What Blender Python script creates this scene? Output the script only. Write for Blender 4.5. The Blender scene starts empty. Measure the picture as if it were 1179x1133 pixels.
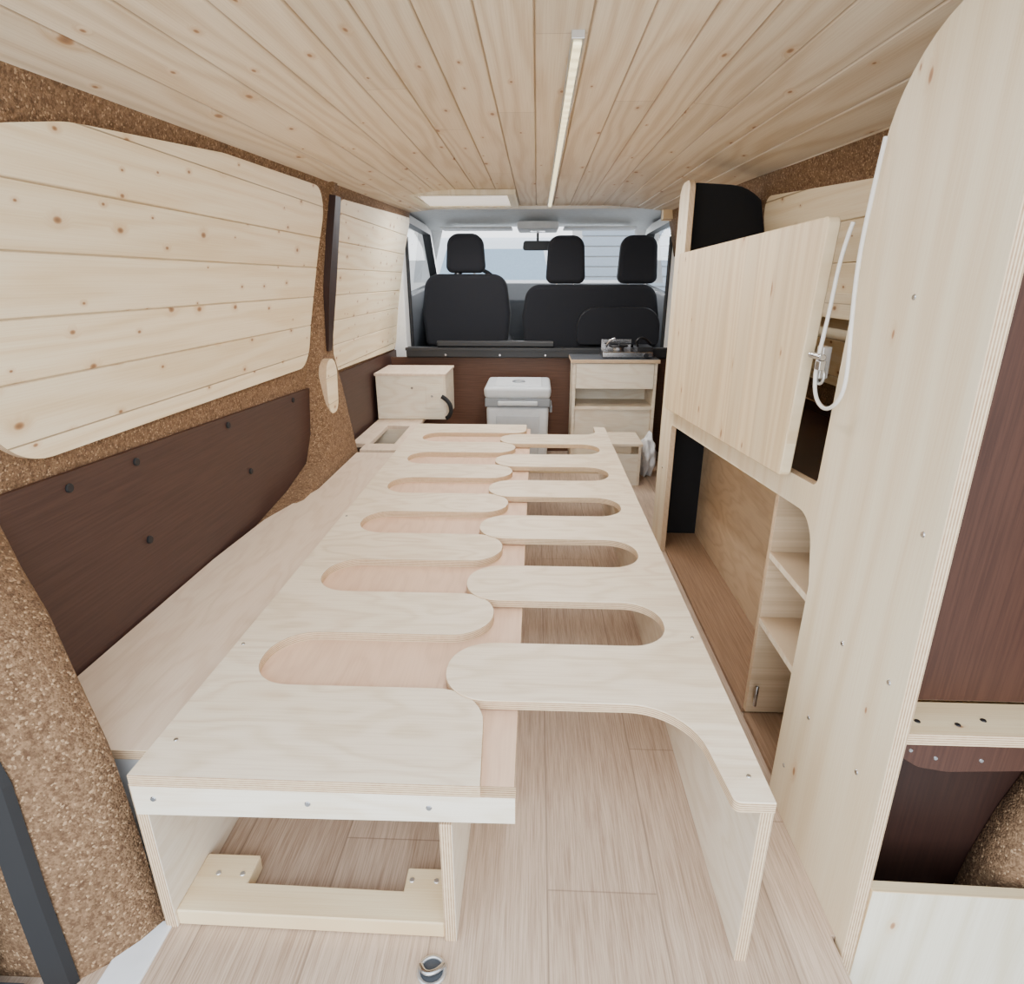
import bpy, bmesh, math, random
from mathutils import Vector
random.seed(4)
C=bpy.context.collection
def lin(h):
    def g(v):
        v/=255.
        return v/12.92 if v<=.04045 else ((v+.055)/1.055)**2.4
    return (g(h[0]),g(h[1]),g(h[2]),1)

# ---------------------------------------------------------------- node helper
class N:
    def __init__(s,name):
        s.mat=bpy.data.materials.new(name); s.mat.use_nodes=True
        s.t=s.mat.node_tree; s.n=s.t.nodes; s.b=s.n["Principled BSDF"]
    def new(s,ty,**k):
        x=s.n.new(ty)
        for a,b in k.items(): setattr(x,a,b)
        return x
    def put(s,sock,v):
        if isinstance(v,bpy.types.NodeSocket): s.t.links.new(v,sock)
        else: sock.default_value=v
    def m(s,op,a,b=0.,c=None,clamp=False):
        x=s.new("ShaderNodeMath",operation=op,use_clamp=clamp)
        s.put(x.inputs[0],a); s.put(x.inputs[1],b)
        if c is not None: s.put(x.inputs[2],c)
        return x.outputs[0]
    def xyz(s):
        t=s.new("ShaderNodeTexCoord"); q=s.new("ShaderNodeSeparateXYZ")
        s.t.links.new(t.outputs["Object"],q.inputs[0]); s.co=t.outputs["Object"]
        return q.outputs
    def comb(s,x,y,z):
        q=s.new("ShaderNodeCombineXYZ")
        for i,v in enumerate((x,y,z)): s.put(q.inputs[i],v)
        return q.outputs[0]
    def noise(s,vec,scale=1.,detail=2.,rough=.5):
        q=s.new("ShaderNodeTexNoise"); s.put(q.inputs["Vector"],vec)
        q.inputs["Scale"].default_value=scale; q.inputs["Detail"].default_value=detail; q.inputs["Roughness"].default_value=rough
        return q.outputs["Fac"]
    def mix(s,f,a,b,bt="MIX"):
        q=s.new("ShaderNodeMix",data_type="RGBA",blend_type=bt)
        s.put(q.inputs[0],f); s.put(q.inputs[6],a); s.put(q.inputs[7],b)
        return q.outputs[2]
    def rng(s,v,a,b,c=0.,d=1.):
        q=s.new("ShaderNodeMapRange",interpolation_type="SMOOTHSTEP"); s.put(q.inputs[0],v)
        for i,w in enumerate((a,b,c,d)): q.inputs[i+1].default_value=w
        return q.outputs[0]
    def bump(s,h,strength=.3,dist=.002):
        q=s.new("ShaderNodeBump"); s.put(q.inputs["Height"],h)
        q.inputs["Strength"].default_value=strength; q.inputs["Distance"].default_value=dist
        s.t.links.new(q.outputs[0],s.b.inputs["Normal"])
    def fin(s,col,rough=.6,metal=0.,spec=None):
        s.put(s.b.inputs["Base Color"],col); s.put(s.b.inputs["Roughness"],rough); s.b.inputs["Metallic"].default_value=metal
        if spec is not None: s.b.inputs["Specular IOR Level"].default_value=spec
        return s.mat

def plain(name,c,rough=.6,metal=0.,nz=.06,sc=30):
    k=N(name); k.xyz()
    f=k.noise(k.co,sc,3)
    a=lin(c); d=tuple(v*(1-nz*3) for v in a[:3])+(1,)
    return k.fin(k.mix(f,d,a),rough,metal)

def pine(name,ua,va,base=(236,212,172),dark=(206,170,120),bw=.09,knots=.5,groove=True,knotcol=(150,104,68),tone=.12,joint=0,off=0.,kx=5.5,ky=11.,ksz=1.,ring_a=.34,ring_f=1.):
    k=N(name); o=k.xyz(); ax={"x":0,"y":1,"z":2}
    U=o[ax[ua]]; V=k.m("ADD",o[ax[va]],10.+off)
    q=k.m("DIVIDE",V,bw); bid=k.m("FLOOR",q); fr=k.m("SUBTRACT",q,bid)
    w=k.new("ShaderNodeTexWhiteNoise",noise_dimensions="1D"); k.put(w.inputs["W"],bid); wn=w.outputs["Value"]
    U2=k.m("ADD",U,k.m("MULTIPLY",wn,17.3))
    if joint:
        jq=k.m("DIVIDE",U2,joint); jf=k.m("FRACT",jq); jid=k.m("FLOOR",jq)
        w2=k.new("ShaderNodeTexWhiteNoise",noise_dimensions="2D"); k.put(w2.inputs["Vector"],k.comb(bid,jid,0.)); wn=w2.outputs["Value"]
    vo=k.new("ShaderNodeTexVoronoi",voronoi_dimensions="2D",feature="F1")
    k.put(vo.inputs["Vector"],k.comb(k.m("MULTIPLY",U2,kx),k.m("MULTIPLY",V,ky),0.)); vo.inputs["Scale"].default_value=1.
    d=vo.outputs["Distance"]; sc=k.new("ShaderNodeSeparateColor"); k.t.links.new(vo.outputs["Color"],sc.inputs[0])
    sel=k.m("GREATER_THAN",sc.outputs[0],1-knots)
    size=k.m("MULTIPLY",k.m("MULTIPLY_ADD",k.m("POWER",sc.outputs[1],2.),.055,.028),ksz)
    dd=k.m("DIVIDE",d,size)
    km=k.m("MULTIPLY",k.rng(dd,.65,1.25,1.,0.),sel)
    halo=k.m("MULTIPLY",k.rng(dd,1.,3.6,1.,0.),sel)
    V3=k.m("ADD",V,k.m("MULTIPLY",halo,.012))
    low=k.noise(k.comb(k.m("MULTIPLY",U2,.9),k.m("MULTIPLY",V3,9.),k.m("MULTIPLY",bid,3.7)),1.,2)
    ring=k.m("SINE",k.m("ADD",k.m("MULTIPLY",low,60.*ring_f),k.m("MULTIPLY",V3,260.*ring_f)))
    ring=k.m("POWER",k.m("MULTIPLY_ADD",ring,.5,.5),1.6)
    fine=k.noise(k.comb(k.m("MULTIPLY",U2,5.),k.m("MULTIPLY",V3,420.),bid),1.,3)
    g=k.m("ADD",k.m("MULTIPLY",ring,ring_a),k.m("MULTIPLY",k.rng(fine,.35,.7),.3))
    g=k.m("ADD",g,k.m("MULTIPLY",low,.2))
    col=k.mix(g,lin(base),lin(dark))
    col=k.mix(k.m("MULTIPLY",halo,.35),col,lin((204,164,116)))
    col=k.mix(k.m("MULTIPLY",km,.9),col,k.mix(k.rng(dd,.2,.9),lin(knotcol),lin((176,130,88))))
    tn=k.m("MULTIPLY_ADD",wn,-tone*1.5,1.+tone*.2)
    cc=k.new("ShaderNodeCombineColor")
    for i in range(3): k.put(cc.inputs[i],tn)
    col=k.mix(1.,col,cc.outputs[0],"MULTIPLY")
    h=k.m("MULTIPLY",fine,.25)
    if groove:
        e=k.m("ABSOLUTE",k.m("SUBTRACT",fr,.5)); ge=k.rng(e,.5-.0022/bw,.5-.0006/bw)
        if joint: ge=k.m("MAXIMUM",ge,k.rng(k.m("ABSOLUTE",k.m("SUBTRACT",jf,.5)),.5-.0018/joint,.5-.0006/joint))
        col=k.mix(k.m("MULTIPLY",ge,.45),col,lin((132,98,66))); h=k.m("SUBTRACT",h,ge)
    k.bump(h,.3,.002)
    return k.fin(col,.55)

def ply(name,ua,va,base=(236,219,193),dark=(214,189,156),seed=0.,amt=1.):
    k=N(name); o=k.xyz(); ax={"x":0,"y":1,"z":2}
    U=o[ax[ua]];V=o[ax[va]]
    low=k.noise(k.comb(k.m("MULTIPLY",U,1.6),k.m("MULTIPLY",V,5.),seed),1.,3,.55)
    r=k.m("MULTIPLY_ADD",k.m("SINE",k.m("MULTIPLY",low,75.)),.5,.5)
    fine=k.noise(k.comb(k.m("MULTIPLY",U,9.),k.m("MULTIPLY",V,260.),seed),1.,3)
    g=k.m("ADD",k.m("MULTIPLY",k.m("POWER",r,2.),.42*amt),k.m("MULTIPLY",k.rng(fine,.4,.7),.3*amt))
    g=k.m("ADD",g,k.m("MULTIPLY",k.rng(low,.35,.65),.25))
    k.bump(fine,.12,.001)
    return k.fin(k.mix(g,lin(base),lin(dark)),.5)

def plyedge(name,axis,a=(226,202,168),b=(150,112,78),t=.0036):
    k=N(name); o=k.xyz()
    f=k.m("FRACT",k.m("DIVIDE",k.m("ADD",o["xyz".index(axis)],5.0),t))
    e=k.rng(k.m("ABSOLUTE",k.m("SUBTRACT",f,.5)),.16,.3)
    nz=k.noise(k.co,120,2)
    return k.fin(k.mix(k.m("MULTIPLY",e,k.m("MULTIPLY_ADD",nz,.6,.4)),lin(a),lin(b)),.7)

def cork():
    k=N("cork_spray"); k.xyz()
    v=k.new("ShaderNodeTexVoronoi"); k.put(v.inputs["Vector"],k.co); v.inputs["Scale"].default_value=330
    sc=k.new("ShaderNodeSeparateColor"); k.t.links.new(v.outputs["Color"],sc.inputs[0])
    n=k.noise(k.co,90,4,.7)
    c=k.mix(sc.outputs[0],lin((106,82,60)),lin((146,116,88)))
    c=k.mix(k.rng(n,.25,.6),lin((88,64,46)),c)
    c=k.mix(k.m("MULTIPLY",k.m("GREATER_THAN",sc.outputs[1],.93),.55),c,lin((198,166,130)))
    k.bump(k.m("ADD",k.m("MULTIPLY",v.outputs["Distance"],-.5),n),.8,.004)
    return k.fin(c,.9,0.,.25)

def vinyl():
    k=N("vinyl_wood_floor"); o=k.xyz()
    q=k.m("DIVIDE",k.m("ADD",o[0],10.05),.18); bid=k.m("FLOOR",q); fr=k.m("SUBTRACT",q,bid)
    w=k.new("ShaderNodeTexWhiteNoise",noise_dimensions="1D"); k.put(w.inputs["W"],bid)
    U=k.m("ADD",o[1],k.m("MULTIPLY",w.outputs["Value"],9.))
    jq=k.m("DIVIDE",U,1.25); jid=k.m("FLOOR",jq); jf=k.m("SUBTRACT",jq,jid)
    w2=k.new("ShaderNodeTexWhiteNoise",noise_dimensions="2D"); k.put(w2.inputs["Vector"],k.comb(bid,jid,0.))
    low=k.noise(k.comb(k.m("MULTIPLY",U,1.1),k.m("MULTIPLY",o[0],14.),k.m("ADD",bid,k.m("MULTIPLY",jid,3.3))),1.,2)
    r=k.m("MULTIPLY_ADD",k.m("SINE",k.m("MULTIPLY",low,46.)),.5,.5)
    st=k.noise(k.comb(k.m("MULTIPLY",U,11.),k.m("MULTIPLY",o[0],420.),bid),1.,4,.65)
    st2=k.noise(k.comb(k.m("MULTIPLY",U,3.),k.m("MULTIPLY",o[0],90.),bid),1.,3,.5)
    g=k.m("ADD",k.m("MULTIPLY",r,.16),k.m("MULTIPLY",k.rng(st,.38,.66),.55))
    g=k.m("ADD",g,k.m("MULTIPLY",k.rng(st2,.4,.7),.2))
    g=k.m("ADD",g,k.m("MULTIPLY_ADD",w2.outputs["Value"],.28,-.06))
    c=k.mix(g,lin((210,187,165)),lin((156,130,108)))
    e=k.m("MAXIMUM",k.rng(k.m("ABSOLUTE",k.m("SUBTRACT",fr,.5)),.488,.497),k.rng(k.m("ABSOLUTE",k.m("SUBTRACT",jf,.5)),.4985,.4997))
    c=k.mix(k.m("MULTIPLY",e,.5),c,lin((104,82,66)))
    k.bump(st,.12,.001)
    return k.fin(c,.42)

def brownply(name,ua,va,a=(56,35,29),b=(72,47,40),rough=.5):
    k=N(name); o=k.xyz(); ax={"x":0,"y":1,"z":2}
    st=k.noise(k.comb(k.m("MULTIPLY",o[ax[ua]],6.),k.m("MULTIPLY",o[ax[va]],220.),0.),1.,4,.6)
    n=k.noise(k.co,3,2)
    c=k.mix(k.rng(st,.3,.7),lin(a),lin(b))
    c=k.mix(k.m("MULTIPLY",n,.4),c,lin(b))
    k.bump(st,.1,.001)
    return k.fin(c,rough,0.,.35)

def emis(name,c,s):
    k=N(name); k.b.inputs["Emission Color"].default_value=lin(c); k.b.inputs["Emission Strength"].default_value=s
    return k.fin(lin(c),.5)

def leds():
    k=N("led_diffuser"); o=k.xyz()
    f=k.m("FRACT",k.m("DIVIDE",o[1],.05)); e=k.rng(k.m("ABSOLUTE",k.m("SUBTRACT",f,.5)),.1,.45,1.,.6)
    k.b.inputs["Emission Color"].default_value=lin((255,240,186)); k.put(k.b.inputs["Emission Strength"],k.m("MULTIPLY",e,2.0))
    return k.fin(lin((250,240,205)),.5)

M=dict(
 ceil=pine("ceiling_pine","y","x",(240,227,204),(208,185,152),.09,.50,joint=2.3,tone=.09,kx=4.5,ksz=.95,knotcol=(136,96,64),ring_f=.5,ring_a=.5),
 wallp=pine("wall_pine","y","z",(246,232,202),(226,200,156),.095,.85,kx=7.5,ky=13.,tone=.05,off=.03,ksz=1.0,knotcol=(128,88,54),ring_f=.5,ring_a=.42),
 doorp=pine("door_pine","z","y",(238,219,184),(212,182,138),.085,.42,groove=False,tone=.10,kx=5,ky=9,ksz=.9,ring_f=.5,ring_a=.45),
 cabp=pine("cabinet_spruce_ply","z","y",(241,229,203),(222,201,166),1.3,.36,groove=False,tone=0.,kx=4.,ky=9,ksz=.6,ring_f=.3,ring_a=.45),
 cabx=pine("spruce_ply_x","z","x",(232,226,206),(210,198,168),.3,.2,groove=False,tone=.03,ksz=.6,ring_f=.4,ring_a=.5),
 framep=pine("frame_pine","x","y",(238,218,178),(216,184,136),.3,.3,groove=False,tone=.0,ksz=.7,ring_f=.6),
 ply=ply("birch_ply_top","x","y",(241,227,204),(214,192,162)),
 plyR=ply("birch_ply_top_r","x","y",(241,227,204),(214,192,162),3.7),
 plyv=ply("birch_ply_vertical","y","z",(238,226,206),(220,202,176),1.3),
 plyf=ply("birch_ply_front","x","z",(242,234,216),(224,208,182),2.1),
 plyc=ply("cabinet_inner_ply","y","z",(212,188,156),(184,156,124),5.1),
 pink=ply("okoume_ply","y","x",(230,196,168),(202,162,134),7.,.6),
 boxt=ply("bench_ply","y","x",(234,214,192),(212,186,160),9.,.8),
 ex=plyedge("ply_edge_x","x"),ey=plyedge("ply_edge_y","y"),ez=plyedge("ply_edge_z","z"),
 cork=cork(),vinyl=vinyl(),
 brz=brownply("brown_ply_wall","y","z",(54,36,32),(70,48,42)),brx=brownply("brown_ply_upright","z","x",(58,34,26),(76,48,37)),brf=brownply("brown_ply_base","y","x",(126,98,74),(158,128,102)),
 brb=brownply("brown_ply_bulkhead","x","z",(80,52,38),(102,70,52)),brd=brownply("brown_shade_and_trim","z","x",(38,22,18),(50,30,24)),
 black=plain("black_felt",(20,20,23),.9),blk=plain("black_plastic",(24,25,28),.45),seat=plain("seat_fabric",(28,30,37),.95,0,.1,400),
 white=plain("white_paint",(236,238,240),.3),grey=plain("grey_plastic",(196,200,204),.5),lgrey=plain("headliner",(240,240,238),.9),
 cool=plain("cooler_white",(224,229,233),.4),coolg=plain("cooler_grey",(140,146,152),.5),cooll=plain("cooler_lid",(206,212,217),.45),
 steel=plain("steel",(190,190,192),.25,1.),alu=plain("aluminium",(214,214,212),.35,.8),
 dash=plain("dashboard",(74,78,84),.7),rubber=plain("rubber",(20,20,23),.7),
 cable=plain("white_cable",(244,240,232),.4),asph=plain("yard_pale_bounce",(196,194,190),.95,0,.08,60),  # yard ground lightened from asphalt to bounce daylight up onto the ceiling
 clad=plain("cladding",(170,180,190),.7),stucco=plain("stucco",(214,210,204),.9),
 led=leds(),vent_glow=emis("vent_panel_glow",(255,246,234),.7),  # vent panel emits in place of daylight through a roof opening
 glassd=plain("tinted_glass",(150,170,186),.15),bag=plain("plastic_bag",(236,238,240),.35),
)
def glass():
    k=N("clear_glass"); tr=k.new("ShaderNodeBsdfTransparent"); gl=k.new("ShaderNodeBsdfGlossy"); gl.inputs["Roughness"].default_value=.02
    mx=k.new("ShaderNodeMixShader"); mx.inputs[0].default_value=.06
    k.t.links.new(tr.outputs[0],mx.inputs[1]);k.t.links.new(gl.outputs[0],mx.inputs[2])
    k.t.links.new(mx.outputs[0],k.n["Material Output"].inputs[0]); return k.mat
M["glass"]=glass()

# ---------------------------------------------------------------- mesh helpers
def mk(name,verts,faces,mats,mi=None,smooth=False,bev=0,seg=2):
    me=bpy.data.meshes.new(name); me.from_pydata(verts,[],faces)
    for m in mats: me.materials.append(m)
    if mi:
        for p,i in zip(me.polygons,mi): p.material_index=i
    bm=bmesh.new(); bm.from_mesh(me); bmesh.ops.recalc_face_normals(bm,faces=bm.faces); bm.to_mesh(me); bm.free()
    if smooth:
        for p in me.polygons: p.use_smooth=True
    o=bpy.data.objects.new(name,me); C.objects.link(o)
    if bev:
        b=o.modifiers.new("b","BEVEL"); b.width=bev; b.segments=seg; b.limit_method='ANGLE'; b.angle_limit=math.radians(50)
        if seg>2:
            for p in me.polygons: p.use_smooth=True
            wn=o.modifiers.new("w","WEIGHTED_NORMAL")
    return o
def rp(pts,n=10):
    out=[];L=len(pts)
    for i,p in enumerate(pts):
        r=p[2] if len(p)>2 else 0
        P=Vector(p[:2])
        if r<=0: out.append(tuple(P)); continue
        A=(Vector(pts[i-1][:2])-P);B=(Vector(pts[(i+1)%L][:2])-P)
        la,lb=A.length,B.length;A.normalize();B.normalize()
        ang=A.angle(B)
        t=min(r/math.tan(ang/2),la*.499,lb*.499); r2=t*math.tan(ang/2)
        bis=(A+B).normalized(); cc=P+bis*(r2/math.sin(ang/2))
        s=P+A*t-cc;e=P+B*t-cc
        a0=math.atan2(s.y,s.x);a1=math.atan2(e.y,e.x);da=(a1-a0+math.pi)%(2*math.pi)-math.pi
        for j in range(n+1):
            a=a0+da*j/n; out.append((cc.x+r2*math.cos(a),cc.y+r2*math.sin(a)))
    return out
def slab(name,pts,axis,a0,a1,mf,me_,bev=.0008,seg=1,n=10,mback=None):
    P=rp(pts,n) if any(len(p)>2 for p in pts) else [tuple(p) for p in pts]
    def v(p,a):
        return {"z":(p[0],p[1],a),"x":(a,p[0],p[1]),"y":(p[0],a,p[1])}[axis]
    k=len(P); V=[v(p,a0) for p in P]+[v(p,a1) for p in P]
    F=[list(range(k))[::-1],list(range(k,2*k))]+[[i,(i+1)%k,k+(i+1)%k,k+i] for i in range(k)]
    mats=[mf,me_]+([mback] if mback else [])
    return mk(name,V,F,mats,[2 if mback else 0,0]+[1]*k,bev=bev,seg=seg)
def box(name,x0,x1,y0,y1,z0,z1,mat,bev=.001,seg=2):
    V=[(x,y,z) for x in (x0,x1) for y in (y0,y1) for z in (z0,z1)]
    F=[[0,1,3,2],[4,6,7,5],[0,4,5,1],[2,3,7,6],[0,2,6,4],[1,5,7,3]]
    return mk(name,V,F,[mat],bev=bev,seg=seg)
def cyl(name,p0,p1,r,mat,n=20,r1=None):
    p0=Vector(p0);p1=Vector(p1);d=(p1-p0).normalized();u=d.orthogonal().normalized();w=d.cross(u);r1=r if r1 is None else r1
    V=[];
    for p,q in((p0,r),(p1,r1)):
        for i in range(n):
            a=2*math.pi*i/n; V.append(tuple(p+u*q*math.cos(a)+w*q*math.sin(a)))
    F=[list(range(n))[::-1],list(range(n,2*n))]+[[i,(i+1)%n,n+(i+1)%n,n+i] for i in range(n)]
    return mk(name,V,F,[mat],bev=min(r*.15,.002),seg=1)
def tube(name,pts,r,mat,cyc=False):
    cu=bpy.data.curves.new(name,"CURVE");cu.dimensions='3D';cu.bevel_depth=r;cu.bevel_resolution=4;cu.resolution_u=10
    s=cu.splines.new("NURBS");s.points.add(len(pts)-1)
    for p,q in zip(s.points,pts): p.co=(*q,1)
    s.order_u=3;s.use_endpoint_u=True;s.use_cyclic_u=cyc;cu.materials.append(mat)
    o=bpy.data.objects.new(name,cu);C.objects.link(o);return o
def torus(name,c,R,r,mat,axis="z"):
    V=[];F=[];n,m=32,10
    for i in range(n):
        a=2*math.pi*i/n
        for j in range(m):
            b=2*math.pi*j/m; q=((R+r*math.cos(b))*math.cos(a),(R+r*math.cos(b))*math.sin(a),r*math.sin(b))
            if axis=="x": q=(q[2],q[0],q[1])
            V.append((c[0]+q[0],c[1]+q[1],c[2]+q[2]))
            F.append([i*m+j,((i+1)%n)*m+j,((i+1)%n)*m+(j+1)%m,i*m+(j+1)%m])
    return mk(name,V,F,[mat],smooth=True)
def group(name,parts):
    e=bpy.data.objects.new(name,None);e.empty_display_size=.05;C.objects.link(e)
    for p in parts: p.parent=e
    return e
def screws(name,pts,axis,r=.0045,sgn=-1,mat=None):
    V=[];F=[]
    for c in pts:
        b=len(V);n=12
        for h,q in((0,r),(.0012,r*.8)):
            for i in range(n):
                a=2*math.pi*i/n;u,w=q*math.cos(a),q*math.sin(a);d=sgn*h
                V.append((c[0]+(d if axis=="x" else u),c[1]+(d if axis=="y" else (u if axis=="x" else w)),c[2]+(d if axis=="z" else w)))
        F+= [[b+n+i for i in range(n)]]+[[b+i,b+(i+1)%n,b+n+(i+1)%n,b+n+i] for i in range(n)]
    return mk(name,V,F,[mat or M["steel"]])

# ---------------------------------------------------------------- shell
WP=[(0,.83),(.6,.83),(.8,.805),(1.05,.76),(1.26,.712),(1.40,.69)]
def xw(z):
    for (z0,x0),(z1,x1) in zip(WP,WP[1:]):
        if z<=z1: return x0+(x1-x0)*(z-z0)/(z1-z0)
    return WP[-1][1]
def zc(x,y):
    e=max(0,(abs(x)-.34)/.38); return 1.33-(.115-.027*(y-.5))*e**1.5
bw=.09;V=[];F=[];ys=[.50+.31*i for i in range(11)]
k0=-(10%bw)
bounds=[k0+bw*i for i in range(-8,10)]
for xa in bounds[:-1]:
    sec=[(xa,.004),(xa+.003,0)]+[(xa+.003+(bw-.006)*t/3,0) for t in(1,2)]+[(xa+bw-.003,0),(xa+bw,.004)]
    for x,dz in sec:
        for y in ys: V.append((x,y,zc(x,y)+dz))
ncol=len(V)//len(ys);ny=len(ys)
for i in range(ncol-1):
    for j in range(ny-1): F.append([i*ny+j,(i+1)*ny+j,(i+1)*ny+j+1,i*ny+j+1])
ceiling=mk("ceiling",V,F,[M["ceil"]])
so=ceiling.modifiers.new("s","SOLIDIFY");so.thickness=.012;so.offset=1
slab("floor",[(-.83,.50),(.465,.50),(.465,.66),(.83,.66),(.83,3.42),(-.83,3.42)],"z",-.03,0,M["vinyl"],M["vinyl"])
def wall(name,sg):
    V=[];F=[];zs=[0,.2,.4,.6,.7,.8,.95,1.05,1.15,1.26,1.40];ys=[.45+.15*i for i in range(22)]
    for z in zs:
        for y in ys: V.append((sg*xw(z),y,z))
    n=len(ys)
    for i in range(len(zs)-1):
        for j in range(n-1):F.append([i*n+j,i*n+j+1,(i+1)*n+j+1,(i+1)*n+j])
    o=mk(name,V,F,[M["cork"]],smooth=True)
    s=o.modifiers.new("s","SOLIDIFY");s.thickness=.03;s.offset=1
    return o
wall("wall_left",-1);wall("wall_right",1)

def wallpanel(name,outline,sg,mat,off=.012,bw=.095,groove=True,medge=None):
    P=rp(outline,10)
    zmin=min(p[1] for p in P);zmax=max(p[1] for p in P)
    def ext(z):
        xs=[]
        for (a,b),(c,d) in zip(P,P[1:]+P[:1]):
            if (b-z)*(d-z)<=0 and abs(b-d)>1e-9: xs.append(a+(c-a)*(z-b)/(d-b))
        return (min(xs),max(xs)) if xs else None
    lv=set([zmin+1e-4,zmax-1e-4]+[p[1] for p in P if zmin+1e-4<p[1]<zmax-1e-4])
    b0=math.floor((zmin+10.03)/bw)
    grooves=[]
    for q in range(b0,b0+40):
        zz=q*bw-10.03
        if zmin<zz<zmax: grooves.append(zz); lv|={zz,zz-.003,zz+.003}
        if zmin<zz+bw/2<zmax: lv.add(zz+bw/2)
    lv=sorted(v for v in lv if zmin<v<zmax); out=[]
    for v in lv:
        if not out or v-out[-1]>1e-4: out.append(v)
    V=[];F=[];NX=12
    for v in out:
        e=ext(v)
        d=off-(.003 if groove and any(abs(v-g)<1e-4 for g in grooves) else 0)
        for i in range(NX+1):
            V.append((sg*(xw(v)-d),e[0]+(e[1]-e[0])*i/NX,v))
    R=len(out)
    for r in range(R-1):
        for i in range(NX):
            a=r*(NX+1)+i;F.append([a,a+1,a+NX+2,a+NX+1])
    per=[i for i in range(NX+1)]+[r*(NX+1)+NX for r in range(1,R)]+[(R-1)*(NX+1)+i for i in range(NX-1,-1,-1)]+[r*(NX+1) for r in range(R-2,0,-1)]
    nf=len(F);base=len(V)
    for p in per:
        x,y,zv=V[p];V.append((sg*(xw(zv)+.002),y,zv))
    m=len(per)
    for i in range(m):F.append([per[i],per[(i+1)%m],base+(i+1)%m,base+i])
    return mk(name,V,F,[mat,medge or M["ex"]],[0]*nf+[1]*m)
wallpanel("window_panel",[(.79,1.125,.15),(1.02,1.178,.4),(1.50,1.220,.5),(2.20,1.238,.10),(2.135,.66,.09),(.82,.672,.13)],-1,M["wallp"])
wallpanel("window_panel",[(2.34,1.225,.04),(3.56,1.27,.03),(3.56,.575,.06),(2.42,.60,.06)],-1,M["wallp"])
wallpanel("window_panel",[(1.35,1.15,.08),(2.15,1.20,.08),(2.15,.68,.09),(1.30,.68,.09)],1,M["wallp"])
wallpanel("lower_wall_panel",[(.80,.640),(2.20,.578,.02),(2.19,.33,.06),(1.95,.262),(.78,.262)],-1,M["brz"],groove=False,off=.010,medge=M["brx"])
wallpanel("lower_wall_panel",[(2.38,.585),(3.56,.565),(3.56,.02),(2.38,.02)],-1,M["brz"],groove=False,off=.010,medge=M["brx"])
wallpanel("lower_wall_panel",[(.75,.62),(3.5,.6),(3.5,.02),(.75,.02)],1,M["brz"],groove=False,off=.010)
kn=[]
for y,z in((.965,.605),(1.15,.598),(1.535,.585),(1.98,.568),(1.14,.428),(1.62,.43)):
    kn.append(cyl("knob",(-.822,y,z),(-.815,y,z),.0085,M["rubber"]))
group("panel_fixing_knobs",kn)

secs=[(0,1.40,2.46,-.745),(.262,1.56,2.46,-.745),(.29,1.84,2.45,-.745),(.33,2.03,2.44,-.748),(.42,2.10,2.43,-.757),(.55,2.13,2.42,-.772),(.68,2.15,2.40,-.788),(.9,2.19,2.37,-.768),(1.1,2.215,2.345,-.735),(1.30,2.23,2.33,-.695)]
V=[];F=[]
for z,a,b,x in secs:
    w=xw(z)+.005;c=min(.05,(b-a)*.25)
    V+=[(-w,a,z),(x-.012,a+c*.4,z),(x,a+c,z),(x,b-c,z),(x-.012,b-c*.4,z),(-w,b,z)]
for i in range(len(secs)-1):
    for j in range(5):F.append([i*6+j,i*6+j+1,(i+1)*6+j+1,(i+1)*6+j])
mk("pillar_cork",V,F,[M["cork"]],smooth=True)
st=mk("black_pillar_trim",[(-.705,2.245,1.225),(-.705,2.305,1.225),(-.752,2.31,.93),(-.790,2.305,.70),(-.790,2.265,.70),(-.754,2.235,.93)],[[0,1,2,5],[5,2,3,4]],[M["brd"]])
s=st.modifiers.new("s","SOLIDIFY");s.thickness=.026;s.offset=0
slab("oval_cover",[(2.16,.475,.05),(2.27,.475,.05),(2.30,.675,.06),(2.17,.675,.06)],"x",-.790,-.762,M["wallp"],M["ex"])

# near-left D pillar, cork covered
B=[(-.57,.64,0),(-.586,.655,.15),(-.606,.669,.30),(-.655,.702,.39),(-.70,.733,.478),(-.755,.768,.535),(-.80,.80,.59),(-.835,.83,.66),(-.80,.84,.95),(-.73,.80,1.25)]
A=[(-.645,.555,0),(-.672,.577,.15),(-.70,.605,.31),(-.73,.618,.39),(-.76,.62,.47),(-.785,.62,.54),(-.81,.63,.60),(-.82,.62,.75),(-.79,.60,.95),(-.73,.58,1.25)]
V=[];F=[]
for a,b in zip(A,B):
    a=Vector(a);b=Vector(b)
    V+=[tuple(a+Vector((-.12,.0,0))),tuple(a),tuple(a.lerp(b,.33)+Vector((.006,-.004,0))),tuple(a.lerp(b,.67)+Vector((.006,-.004,0))),tuple(b),tuple(b+Vector((-.03,.03,0))),tuple(b+Vector((-.10,.04,0)))]
for i in range(len(A)-1):
    for j in range(6):F.append([i*7+j,i*7+j+1,(i+1)*7+j+1,(i+1)*7+j])
mk("pillar_rear_left",V,F,[M["cork"]],smooth=True)
V=[];F=[]
for a in A:
    V+=[(a[0]+.002,a[1]-.002,a[2]),(a[0]-.004,a[1]-.012,a[2]),(a[0]-.030,a[1]-.022,a[2]),(a[0]-.036,a[1]-.008,a[2])]
for i in range(len(A)-1):
    for j in range(4):F.append([i*4+j,i*4+(j+1)%4,(i+1)*4+(j+1)%4,(i+1)*4+j])
mk("door_frame_seal",V,F,[M["rubber"]])
group("rear_bumper_step",[box("tread",-.84,-.70,.40,.54,-.06,.02,M["dash"],.01),box("ridge_a",-.82,-.71,.43,.44,.02,.026,M["blk"]),box("ridge_b",-.82,-.71,.47,.48,.02,.026,M["blk"]),box("lamp_housing",-.86,-.75,.50,.56,.02,.20,M["dash"],.015)])
slits=[]
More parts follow.
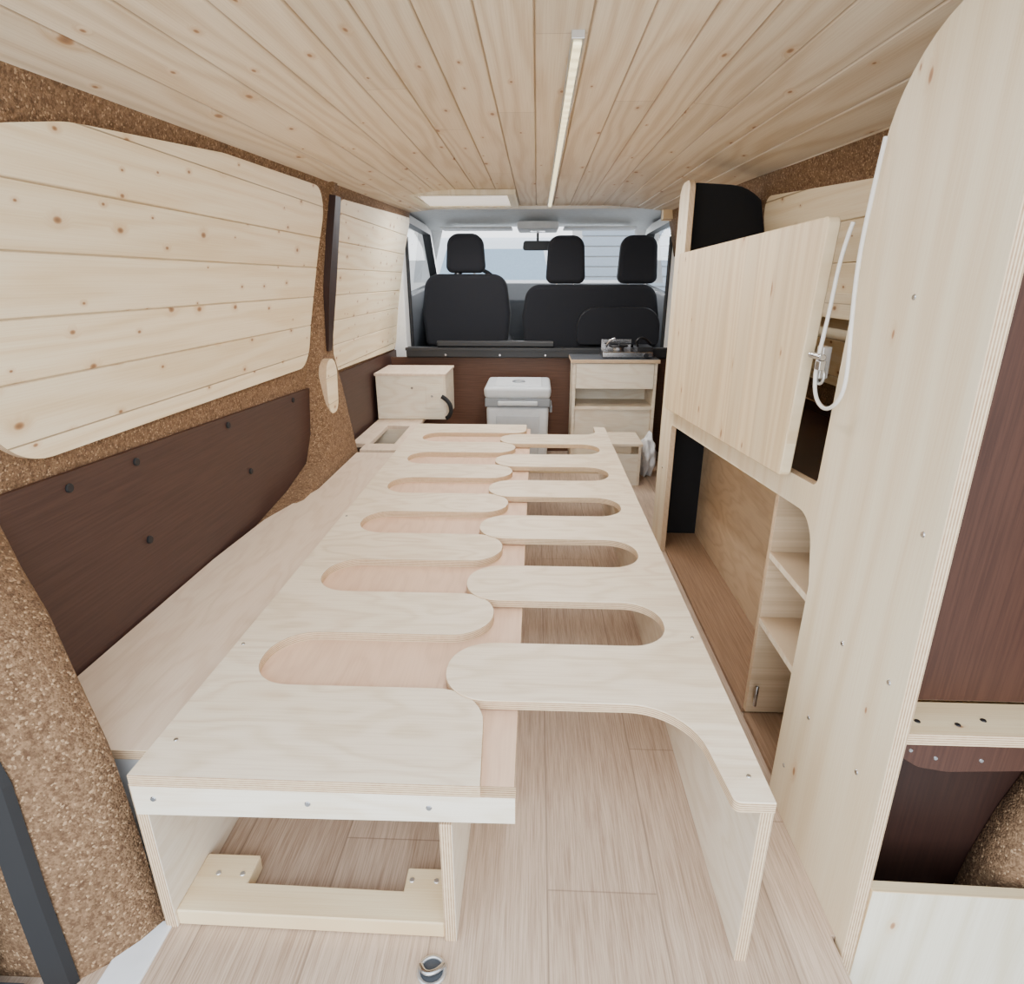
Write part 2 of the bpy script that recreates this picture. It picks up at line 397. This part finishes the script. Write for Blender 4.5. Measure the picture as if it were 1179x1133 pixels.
for (x,y,z) in((-.655,.640,.225),(-.632,.612,.12)):
    slits.append(tube("slit",[(x-.010,y-.012,z-.012),(x+.010,y+.006,z+.010)],.0022,M["black"]))
group("pillar_slots",slits)
box("sill_left",-.615,-.555,.42,.64,-.02,.004,M["white"],.002)

# ---------------------------------------------------------------- slatted bed
T0,T1=.285,.303
f0=.835;p=.325
L=[(-.56,.63),(-.068,.63)]
L+=[(-.078,f0,.085)]
for i in range(6):
    a=f0+p*i;b=a+.16
    L+=[(-.49,a,.075),(-.49,b,.075)]
    if i<5: L+=[(-.08,b,.08),(-.08,b+.165,.08)]
    else: L+=[(-.04,b,.06),(-.04,2.79)]
L+=[(-.56,2.79)]
parts=[slab("left_slat_sheet",L,"z",T0,T1,M["ply"],M["ez"])]
r0=.803
R=[(.322,.615),(.268,.615,.01),(.248,r0,.115)]
for i in range(6):
    a=r0+p*i;b=a+.165
    R+=[(-.15,a,.078),(-.15,b,.078)]
    if i<5:R+=[(.26,b,.075),(.26,b+.16,.075)]
    else:R+=[(.27,b,.06),(.27,2.74)]
R+=[(.322,2.74)]
parts.append(slab("right_slat_sheet",R,"z",T0+.003,T1+.003,M["plyR"],M["ez"]))
parts.append(slab("support_board",[(-.545,.648),(-.022,.648),(-.022,2.78),(-.545,2.78)],"z",.270,.285,M["pink"],M["ez"]))
parts.append(slab("front_apron",[(-.56,.232),(-.02,.238),(-.02,.285),(-.56,.285)],"y",.630,.648,M["plyf"],M["ey"]))
parts.append(slab("left_side_panel",[(.632,0),(2.78,0),(2.78,.285),(.632,.285)],"x",-.563,-.545,M["plyv"],M["ex"]))
parts.append(slab("middle_side_panel",[(.628,0),(2.78,0),(2.78,.268),(.650,.268),(.650,.234),(.628,.234)],"x",-.127,-.109,M["plyv"],M["ex"]))
parts.append(slab("right_side_panel",[(.617,0),(2.735,0),(2.735,.288),(.617,.288)],"x",.304,.322,M["plyv"],M["ex"]))
parts.append(slab("base_frame",[(-.545,.636),(-.127,.632),(-.127,.722),(-.200,.722),(-.200,.682),(-.455,.686),(-.455,.735),(-.545,.735)],"z",.002,.032,M["framep"],M["framep"],.002))
parts.append(screws("screws",[(-.53,.63,.262),(-.31,.63,.262),(-.14,.63,.262),],"y"))
parts.append(screws("screws_top",[(.30,.66,.306),(.305,1.0,.306),(-.545,.95,.303),(-.545,1.6,.303),(-.53,.70,.303)],"z",.0035,1))
parts.append(screws("screws_base",[(-.51,.70,.032),(-.47,.70,.032),(-.19,.70,.032),(-.15,.70,.032)],"z",.0045,1,M["alu"]))
parts.append(box("cross_batten",-.02,.304,2.36,2.40,.20,.268,M["framep"]))
group("slatted_bed",parts)

# ---------------------------------------------------------------- side bench
pb=[slab("bench_lid",[(-.815,.70),(-.571,.70),(-.571,2.36),(-.735,2.36),(-.735,1.9,.1),(-.80,1.62,.1),(-.815,1.35)],"z",.262,.280,M["boxt"],M["ez"]),
 box("bench_front",-.80,-.575,.705,.72,.0,.262,M["grey"]),
 box("bench_side",-.590,-.575,.72,2.9,.0,.262,M["plyv"]),
 box("bin_rim_front",-.735,-.571,2.40,2.50,.262,.280,M["boxt"]),box("bin_rim_back",-.80,-.571,2.84,3.36,.262,.280,M["boxt"]),
 box("bin_rim_left",-.80,-.72,2.50,2.84,.262,.280,M["boxt"]),box("bin_rim_right",-.61,-.571,2.50,2.84,.262,.280,M["boxt"]),
 box("bin_wall_back",-.80,-.60,2.84,2.855,.02,.262,M["plyf"]),box("bin_bottom",-.80,-.60,2.45,2.84,.05,.06,M["plyc"])]
group("storage_bench",pb)

pc=[box("left",-.80,-.788,2.98,3.28,.282,.50,M["plyv"]),box("front",-.788,-.462,2.98,2.992,.282,.50,M["plyf"]),box("right",-.462,-.45,2.98,3.28,.282,.50,M["plyv"]),
 box("back",-.788,-.462,3.268,3.28,.282,.50,M["plyf"]),box("lid",-.805,-.445,2.972,3.285,.501,.513,M["boxt"]),box("drawer_face",-.55,-.48,2.974,2.98,.34,.46,M["plyf"]),
 tube("strap",[(-.47,2.972,.40),(-.43,2.965,.38),(-.42,2.965,.31),(-.45,2.972,.29)],.011,M["rubber"]),screws("screws",[(-.62,2.98,.44),(-.52,2.974,.40)],"y",.006)]
group("plywood_crate",pc)

def frus(name,x0,x1,y0,y1,z0,z1,tp,mat,bev=.02):
    cx,cy=(x0+x1)/2,(y0+y1)/2
    V=[]
    for z,s in((z0,1-tp),(z1,1)):
        for x,y in((x0,y0),(x1,y0),(x1,y1),(x0,y1)):V.append((cx+(x-cx)*s,cy+(y-cy)*s,z))
    return mk(name,V,[[3,2,1,0],[4,5,6,7],[0,1,5,4],[1,2,6,5],[2,3,7,6],[3,0,4,7]],[mat],bev=bev,seg=4)
cb=[frus("body",-.25,.067,3.0,3.33,.0,.345,.04,M["cool"]),frus("lid",-.262,.079,2.985,3.345,.385,.445,.03,M["cooll"],.02),
 box("grey_band",-.256,.073,2.992,3.338,.345,.388,M["coolg"],.006,3),
 box("handle_bar",-.19,.01,2.972,2.990,.355,.378,M["cooll"],.006,3),box("side_grip",.072,.086,3.08,3.24,.30,.335,M["coolg"],.005,3),
 box("lid_inset",-.21,.03,3.03,3.30,.443,.450,M["cool"],.004),torus("lid_mark",(-.09,3.14,.452),.03,.004,M["coolg"]),
 box("front_panel",-.20,.02,2.996,3.004,.08,.30,M["cooll"],.004),box("vent",-.17,-.03,2.992,2.998,.10,.13,M["coolg"])]
group("cool_box",cb)

x0,x1,y0,y1=.19,.62,3.12,3.36
kc=[box("left",x0,x0+.015,y0,y1,0,.55,M["plyv"]),box("right",x1-.015,x1,y0,y1,0,.55,M["plyv"]),box("back",x0,x1,y1-.012,y1,0,.55,M["plyf"]),
 slab("top",[(x0-.01,y0-.01),(x1+.01,y0-.01),(x1+.01,y1),(x0-.01,y1)],"z",.55,.568,M["dash"],M["ez"]),
 box("drawer",x0+.017,x1-.017,y0-.002,y0+.012,.42,.548,M["plyf"]),box("shelf",x0+.015,x1-.015,y0,y1-.012,.31,.325,M["ply"]),
 box("door_panel",x0+.017,x1-.017,y0+.02,y0+.034,.06,.31,M["plyf"]),box("shelf_low",x0+.015,x1-.015,y0-.0,y1-.012,.05,.062,M["ply"])]
group("kitchen_cabinet",kc)
ss=[box("body",.34,.60,3.16,3.34,.570,.602,M["steel"],.006,3),torus("burner_ring",(.43,3.25,.625),.045,.006,M["blk"]),cyl("burner",(.43,3.25,.602),(.43,3.25,.620),.03,M["steel"]),
 box("grate_a",.36,.50,3.247,3.253,.632,.640,M["blk"]),box("grate_b",.427,.433,3.18,3.32,.632,.640,M["blk"]),box("side_tray",.52,.60,3.17,3.33,.602,.625,M["blk"],.004),
 cyl("knob",(.56,3.16,.586),(.56,3.143,.586),.012,M["blk"]),tube("lever",[(.36,3.17,.625),(.36,3.15,.66),(.40,3.15,.672)],.005,M["steel"]),box("wind_shield",.35,.51,3.33,3.336,.60,.65,M["steel"]),
 tube("bottle_hose",[(.52,3.17,.63),(.50,3.15,.66),(.55,3.16,.68),(.585,3.2,.64)],.006,M["blk"])]
group("camping_stove",ss)
sb=[box("left",.36,.372,2.80,3.02,0,.20,M["plyv"]),box("right",.498,.51,2.80,3.02,0,.20,M["plyv"]),box("front",.372,.498,2.80,2.812,0,.16,M["plyf"]),box("top",.355,.515,2.79,3.03,.20,.213,M["ply"])]
group("step_box",sb)
bmx=bmesh.new();bmesh.ops.create_icosphere(bmx,subdivisions=4,radius=1)
for v in bmx.verts:
    q=v.co.copy();n=math.sin(q.x*7+q.y*3)*.10+math.sin(q.z*9-q.x*5)*.08+math.sin(q.y*15+q.z*4)*.05
    q*=1+n; v.co=Vector((.575+q.x*.040,2.98+q.y*.07,max(.002,.10+q.z*.11)))
me=bpy.data.meshes.new("plastic_bag");bmx.to_mesh(me);bmx.free();me.materials.append(M["bag"])
C.objects.link(bpy.data.objects.new("plastic_bag",me))

box("wall_bulkhead",-.83,.83,3.42,3.436,0,.54,M["brb"])
bm_=[box("beam",-.72,.80,3.36,3.42,.545,.60,M["blk"],.006),box("lip",-.72,.14,3.34,3.36,.585,.60,M["blk"]),box("rail",-.55,.10,3.37,3.40,.60,.635,M["blk"],.008),
 screws("bolts",[(-.5,3.36,.56),(-.2,3.36,.56),(.05,3.36,.56)],"y",.006)]
group("seat_base_beam",bm_)

# ---------------------------------------------------------------- right cabinet
cf=[]
XA,XB=.47,.488
cf.append(slab("front_panel",[(.632,-.09),(.658,-.09),(.658,0),(.940,0),(.932,.46),(.965,.572,.06),(2.05,.478,.02),(2.05,0),(2.22,0),(2.22,1.245,.05),(2.09,1.245,.03),(2.07,.545),(.965,.625,.02),(.955,.90),(.945,1.235,.20),(.668,1.262)],"x",XA,XB,M["cabp"],M["ex"]))
cf.append(slab("end_panel",[(.488,0),(.80,0),(.80,1.0),(.74,1.235,.16),(.488,1.25,.03)],"y",2.19,2.208,M["black"],M["blk"]))
cf.append(slab("upper_shelf",[(.488,.745),(.81,.745),(.81,2.19),(.488,2.19)],"z",.575,.59,M["brz"],M["ez"]))
cf.append(box("base_board",.488,.80,1.165,2.19,.002,.014,M["brf"]))
cf.append(box("inner_back",.63,.645,1.165,2.19,.014,.574,M["plyc"]))
cf.append(slab("shelf_divider",[(.490,0.015),(.80,.015),(.80,.573),(.490,.573)],"y",1.150,1.165,M["plyc"],M["ey"]))
for z in(.25,.405):
    cf.append(slab("shelf",[(.489,.745),(.72,.745),(.72,1.150),(.489,1.150)],"z",z,z+.014,M["plyc"],M["ply"]))
cf.append(box("shelf_back",.72,.735,.745,1.150,.0,.573,M["plyc"]))
cf.append(box("shelf_floor",.488,.72,.745,1.150,.002,.014,M["brf"]))
cf.append(tube("latch",[(.50,1.13,.10),(.495,1.12,.075),(.50,1.13,.05)],.004,M["steel"]))
cf.append(screws("screws",[(XA,.805,.93),(XA,.685,.66),(XA,.80,.43),(XA,.85,.25),(XA,.70,.28),(XA,.68,.45),(XA,.90,.10),(XA,2.13,.9),(XA,2.13,.3)],"x",.004))
group("storage_cabinet",cf)
group("cabinet_flap_door",[slab("leaf",[(1.02,1.043,.012),(2.04,1.028,.012),(2.065,.535,.012),(1.055,.615,.012)],"x",.444,.464,M["doorp"],M["doorp"],.002)])
lt=[box("plate",.455,.469,.99,1.012,.80,.85,M["alu"]),cyl("bolt",(.45,.975,.835),(.45,1.02,.835),.005,M["steel"]),torus("ring",(.455,.985,.805),.012,.0025,M["alu"],"x"),box("clip",.446,.456,.975,.99,.815,.83,M["steel"])]
group("door_latch",lt)
tube("hanging_cable",[(.462,.93,1.13),(.455,.925,1.06),(.45,.92,.97),(.45,.905,.88),(.45,.89,.81),(.45,.905,.775),(.45,.945,.757),(.45,.985,.775),(.45,.995,.82),(.452,.985,.90),(.455,.985,.99),(.46,.975,1.03)],.003,M["cable"])
group("pine_rail",[box("rail",.74,.76,1.15,1.80,.86,.92,M["wallp"]),box("post",.72,.76,1.18,1.22,.592,.86,M["wallp"])])

# near right corner niche
nr=[slab("niche_back",[(.49,.391),(.80,.391),(.80,1.2),(.49,1.2)],"y",.722,.737,M["brx"],M["ey"]),
 slab("niche_shelf",[(.489,.655),(.82,.655),(.82,.721),(.489,.721)],"z",.371,.389,M["framep"],M["ez"]),
 slab("niche_lip",[(.489,.371),(.489,.352),(.52,.332,.03),(.56,.325,.05),(.66,.33,.05),(.82,.352),(.82,.371)],"y",.658,.668,M["brx"],M["brb"],.0005),
 box("cavity_back",.489,.80,.730,.743,0,.37,M["brd"]),  # shade of the recess is put into this darker brown
 slab("low_panel",[(.489,-.09),(.82,-.09),(.82,.122),(.489,.130)],"y",.634,.652,M["cabx"],M["framep"]),
 screws("lip_screws",[(.505,.658,.36),(.54,.658,.348),(.60,.658,.346)],"y",.003),
 screws("shelf_screws",[(.52,.68,.389),(.57,.675,.389),(.61,.685,.389)],"z",.004,1,M["blk"])]
group("rear_niche",nr)
V=[];F=[]
for z,x,y in((0,.68,.67),(.1,.69,.67),(.2,.71,.68),(.37,.76,.68)):
    V+=[(x,y,z),(x+.02,y-.01,z),(.83,y-.01,z),(.83,.728,z),(x,.728,z)]
for i in range(3):
    for j in range(5):F.append([i*5+j,i*5+(j+1)%5,(i+1)*5+(j+1)%5,(i+1)*5+j])
mk("pillar_rear_right",V,F,[M["cork"]],smooth=True)

# ---------------------------------------------------------------- ceiling fittings
led=[box("channel",.050,.072,1.16,3.50,1.318,1.3305,M["alu"],.001),box("diffuser",.054,.068,1.175,3.49,1.314,1.3185,M["led"],.001)]
group("led_strip_light",led)
fr=[box("frame_front",-.60,-.10,2.93,2.97,1.306,1.328,M["cabx"]),box("frame_back",-.60,-.10,3.40,3.44,1.306,1.328,M["cabx"]),box("frame_l",-.60,-.56,2.97,3.40,1.306,1.328,M["cabx"]),box("frame_r",-.14,-.10,2.97,3.40,1.306,1.328,M["cabx"]),
 box("diffuser",-.56,-.14,2.97,3.40,1.312,1.318,M["vent_glow"])]
group("roof_vent",fr)
group("floor_ring",[torus("rim",(-.14,.585,.002),.019,.003,M["alu"]),cyl("cup",(-.14,.585,.0),(-.14,.585,.002),.017,M["dash"]),tube("bar",[(-.157,.590,.005),(-.15,.575,.009),(-.13,.58,.009),(-.124,.592,.005)],.004,M["steel"])])

# ---------------------------------------------------------------- cab
def seat(x0,x1,z0,z1,y,hx=None,name="car_seat",hh=.225):
    w=x1-x0
    ps=[slab("back",[(x0+.02,z0,.03),(x1-.02,z0,.03),(x1,z0+.2),(x1-.03,z1,.09),(x0+.03,z1,.09),(x0,z0+.2)],"y",y,y+.14,M["seat"],M["seat"],.035,4),
        box("cushion",x0,x1,y+.12,y+.55,z0-.12,z0+.04,M["seat"],.04,4),box("pedestal",x0+.05,x1-.05,y+.14,y+.5,-.0,z0-.10,M["blk"],.01)]
    for h in hx or []:
        ps.append(slab("headrest",[(h-.12,z1+.005,.04),(h+.12,z1+.005,.04),(h+.105,z1+hh,.07),(h-.105,z1+hh,.07)],"y",y+.02,y+.12,M["seat"],M["seat"],.03,4))
        for d in(-.05,.05): ps.append(cyl("post",(h+d,y+.07,z1-.03),(h+d,y+.07,z1+.05),.006,M["steel"]))
    return group(name,ps)
seat(-.70,-.16,.56,.985,3.78,[-.43])
seat(-.09,.74,.54,.925,3.80,[.17,.60],"passenger_bench_seat",.275)
group("folding_seat_table",[slab("top",[(.24,.58,.03),(.73,.58,.03),(.73,.80,.18),(.24,.80,.18)],"y",3.70,3.74,M["seat"],M["blk"],.01,3),box("hinge",.3,.7,3.742,3.78,.58,.62,M["blk"])])
box("cab_floor",-.85,.85,3.44,5.1,-.05,0,M["dash"])
slab("dashboard",[(4.35,.35,.03),(4.38,.80,.08),(4.60,.93,.05),(5.05,.95),(5.15,.35)],"x",-.775,.775,M["dash"],M["dash"],.01,2)
sw=[torus("rim",(-.43,0,0),.18,.014,M["blk"])]
sw[0].location=(0,4.22,.86);sw[0].rotation_euler=(math.radians(65),0,0)
group("steering_wheel",sw+[box("hub",-.49,-.37,4.20,4.25,.82,.90,M["blk"],.015,3)])
V=[];F=[];pr=[(3.60,1.345),(3.9,1.37),(4.4,1.36),(4.75,1.325),(4.80,1.318)]
for y,z in pr:
    for x in(-.85,-.6,0,.6,.85):V.append((x,y,z-(.05 if abs(x)>.8 else 0)))
for i in range(len(pr)-1):
    for j in range(4):F.append([i*5+j,i*5+j+1,i*5+6+j,i*5+5+j])
cr=mk("cab_headliner",V,F,[M["lgrey"]],smooth=True);s=cr.modifiers.new("s","SOLIDIFY");s.thickness=.03;s.offset=1
box("trim_1",-.72,.72,3.585,3.61,1.315,1.36,M["lgrey"])
for sg in(-1,1):
    pa=[]
    q=lambda x:sg*x
    V=[(q(.80),4.72,1.30),(q(.70),4.80,1.31),(q(.86),5.15,.93),(q(.93),5.05,.93),(q(.86),4.68,1.30),(q(.98),5.0,.93)]
    pa.append(mk("a_pillar",V,[[0,1,2,3],[4,0,3,5],[1,4,5,2]],[M["lgrey"]]))
    pa.append(slab("b_pillar",[(3.56,0),(3.75,0),(3.72,.9),(3.70,1.36),(3.56,1.36)],"x",min(q(.755),q(.86)),max(q(.755),q(.86)),M["lgrey"],M["lgrey"],.008,3))
    pa.append(tube("seat_belt",[(q(.745),3.66,1.18),(q(.745),3.67,.9),(q(.745),3.68,.5)],.010,M["blk"]))
    pa.append(slab("door_card",[(3.70,0),(5.05,0),(5.05,.93),(3.70,.84)],"x",min(q(.80),q(.87)),max(q(.80),q(.87)),M["dash"],M["blk"],.01,2))
    pa.append(slab("window_frame",[(3.70,.84),(3.75,.84),(3.78,1.28),(4.70,1.26),(5.0,.92),(5.05,.92),(4.72,1.31),(3.70,1.33)],"x",min(q(.78),q(.84)),max(q(.78),q(.84)),M["lgrey"],M["blk"]))
    pa.append(slab("window_glass",[(3.75,.84),(3.78,1.28),(4.70,1.26),(5.0,.92)],"x",min(q(.815),q(.818)),max(q(.815),q(.818)),M["glass"],M["glass"],0))
    group("cab_door",pa)
mk("windscreen",[(-.72,4.82,1.31),(.72,4.82,1.31),(.90,5.2,.92),(-.90,5.2,.92)],[[0,1,2,3]],[M["glass"]])
group("rear_view_mirror",[slab("housing",[(-.11,1.15,.02),(.11,1.15,.02),(.10,1.215,.02),(-.10,1.215,.02)],"y",4.62,4.65,M["blk"],M["blk"],.005,2),tube("stem",[(0,4.66,1.18),(0,4.72,1.25),(0,4.74,1.31)],.01,M["blk"])])
group("overhead_console",[box("body",-.14,.14,4.35,4.70,1.27,1.322,M["lgrey"],.015,3),box("lamp",-.05,.05,4.40,4.50,1.262,1.272,M["white"])])
for a,b in((-.68,-.18),(.18,.68)):
    group("sun_visor",[box("flap",a,b,4.50,4.72,1.285,1.300,M["lgrey"],.006,3),cyl("rod",(a+.05,4.725,1.295),(b-.02,4.725,1.295),.006,M["grey"])])
group("wood_block",[box("block",.66,.75,3.50,3.555,1.255,1.30,M["framep"]),box("backing",.66,.75,3.545,3.556,1.25,1.31,M["framep"])])

# ---------------------------------------------------------------- outside
box("ground",-30,30,-20,40,-.62,-.60,M["asph"])
vb=[slab("body",[(8.6,-.35,.1),(12.5,-.35,.1),(12.5,1.55,.15),(9.6,1.55,.25),(8.9,.75,.2),(8.55,.6,.15)],"x",-1.6,.35,M["white"],M["white"],.04,3)]
vb.append(mk("windscreen",[(-1.45,8.93,.82),(.2,8.93,.82),(.08,9.42,1.38),(-1.33,9.42,1.38)],[[0,1,2,3]],[M["glassd"]]))
for x in(-1.55,.12):
    for y in(9.3,11.8):vb.append(cyl("wheel",(x,y,-.28),(x+.18,y,-.28),.31,M["rubber"]))
group("parked_van",vb)
bd=[box("facade",.9,9,13,17,-.6,4.2,M["stucco"])]
for i in range(24): bd.append(box("board",.88,9,12.96,13.0,-.5+i*.19,-.33+i*.19,M["clad"],.01,1))
group("building",bd)
bd=[box("facade",-16,-3.2,16,20,-.6,3.0,M["stucco"]),box("garage_door",-9,-5,15.95,16,-.6,1.8,M["clad"])]
group("garage_building",bd)

# ---------------------------------------------------------------- light
w=bpy.data.worlds.new("w");bpy.context.scene.world=w;w.use_nodes=True
nt=w.node_tree;bg=nt.nodes["Background"]
tc=nt.nodes.new("ShaderNodeTexCoord");sp=nt.nodes.new("ShaderNodeSeparateXYZ");nt.links.new(tc.outputs["Generated"],sp.inputs[0])
cr_=nt.nodes.new("ShaderNodeValToRGB");nt.links.new(sp.outputs[2],cr_.inputs[0])
cr_.color_ramp.elements[0].color=(.96,.98,1,1);cr_.color_ramp.elements[1].color=(.76,.87,1,1);cr_.color_ramp.elements[1].position=.7
nt.links.new(cr_.outputs[0],bg.inputs[0]);bg.inputs[1].default_value=3.0
def area(name,loc,rot,sx,sy,e,col=(1,1,1)):
    l=bpy.data.lights.new(name,"AREA");l.shape="RECTANGLE";l.size=sx;l.size_y=sy;l.energy=e;l.color=col
    o=bpy.data.objects.new(name,l);o.location=loc;o.rotation_euler=rot;C.objects.link(o);return o
area("rear_opening_daylight",(0,-.9,1.0),(math.radians(92),0,0),2.2,1.6,40,(.94,.97,1))
area("led_strip_glow",(.061,2.3,1.305),(0,0,0),.02,2.2,16,(1,.97,.93))
area("vent_daylight",(-.35,3.18,1.30),(0,0,0),.4,.4,8,(.97,.98,1))
area("windscreen_daylight",(0,5.6,1.6),(math.radians(-75),0,0),1.8,1.0,80,(.96,.98,1))

# ---------------------------------------------------------------- camera
f=690.;th=math.atan(244/f);ps=.0396
cd=bpy.data.cameras.new("camera");co=bpy.data.objects.new("camera",cd);C.objects.link(co)
cd.sensor_fit="HORIZONTAL";cd.sensor_width=36;cd.lens=f/1179*36;cd.clip_start=.01
co.location=(0,0,.95);co.rotation_euler=(math.pi/2-th,0,ps)
bpy.context.scene.camera=co
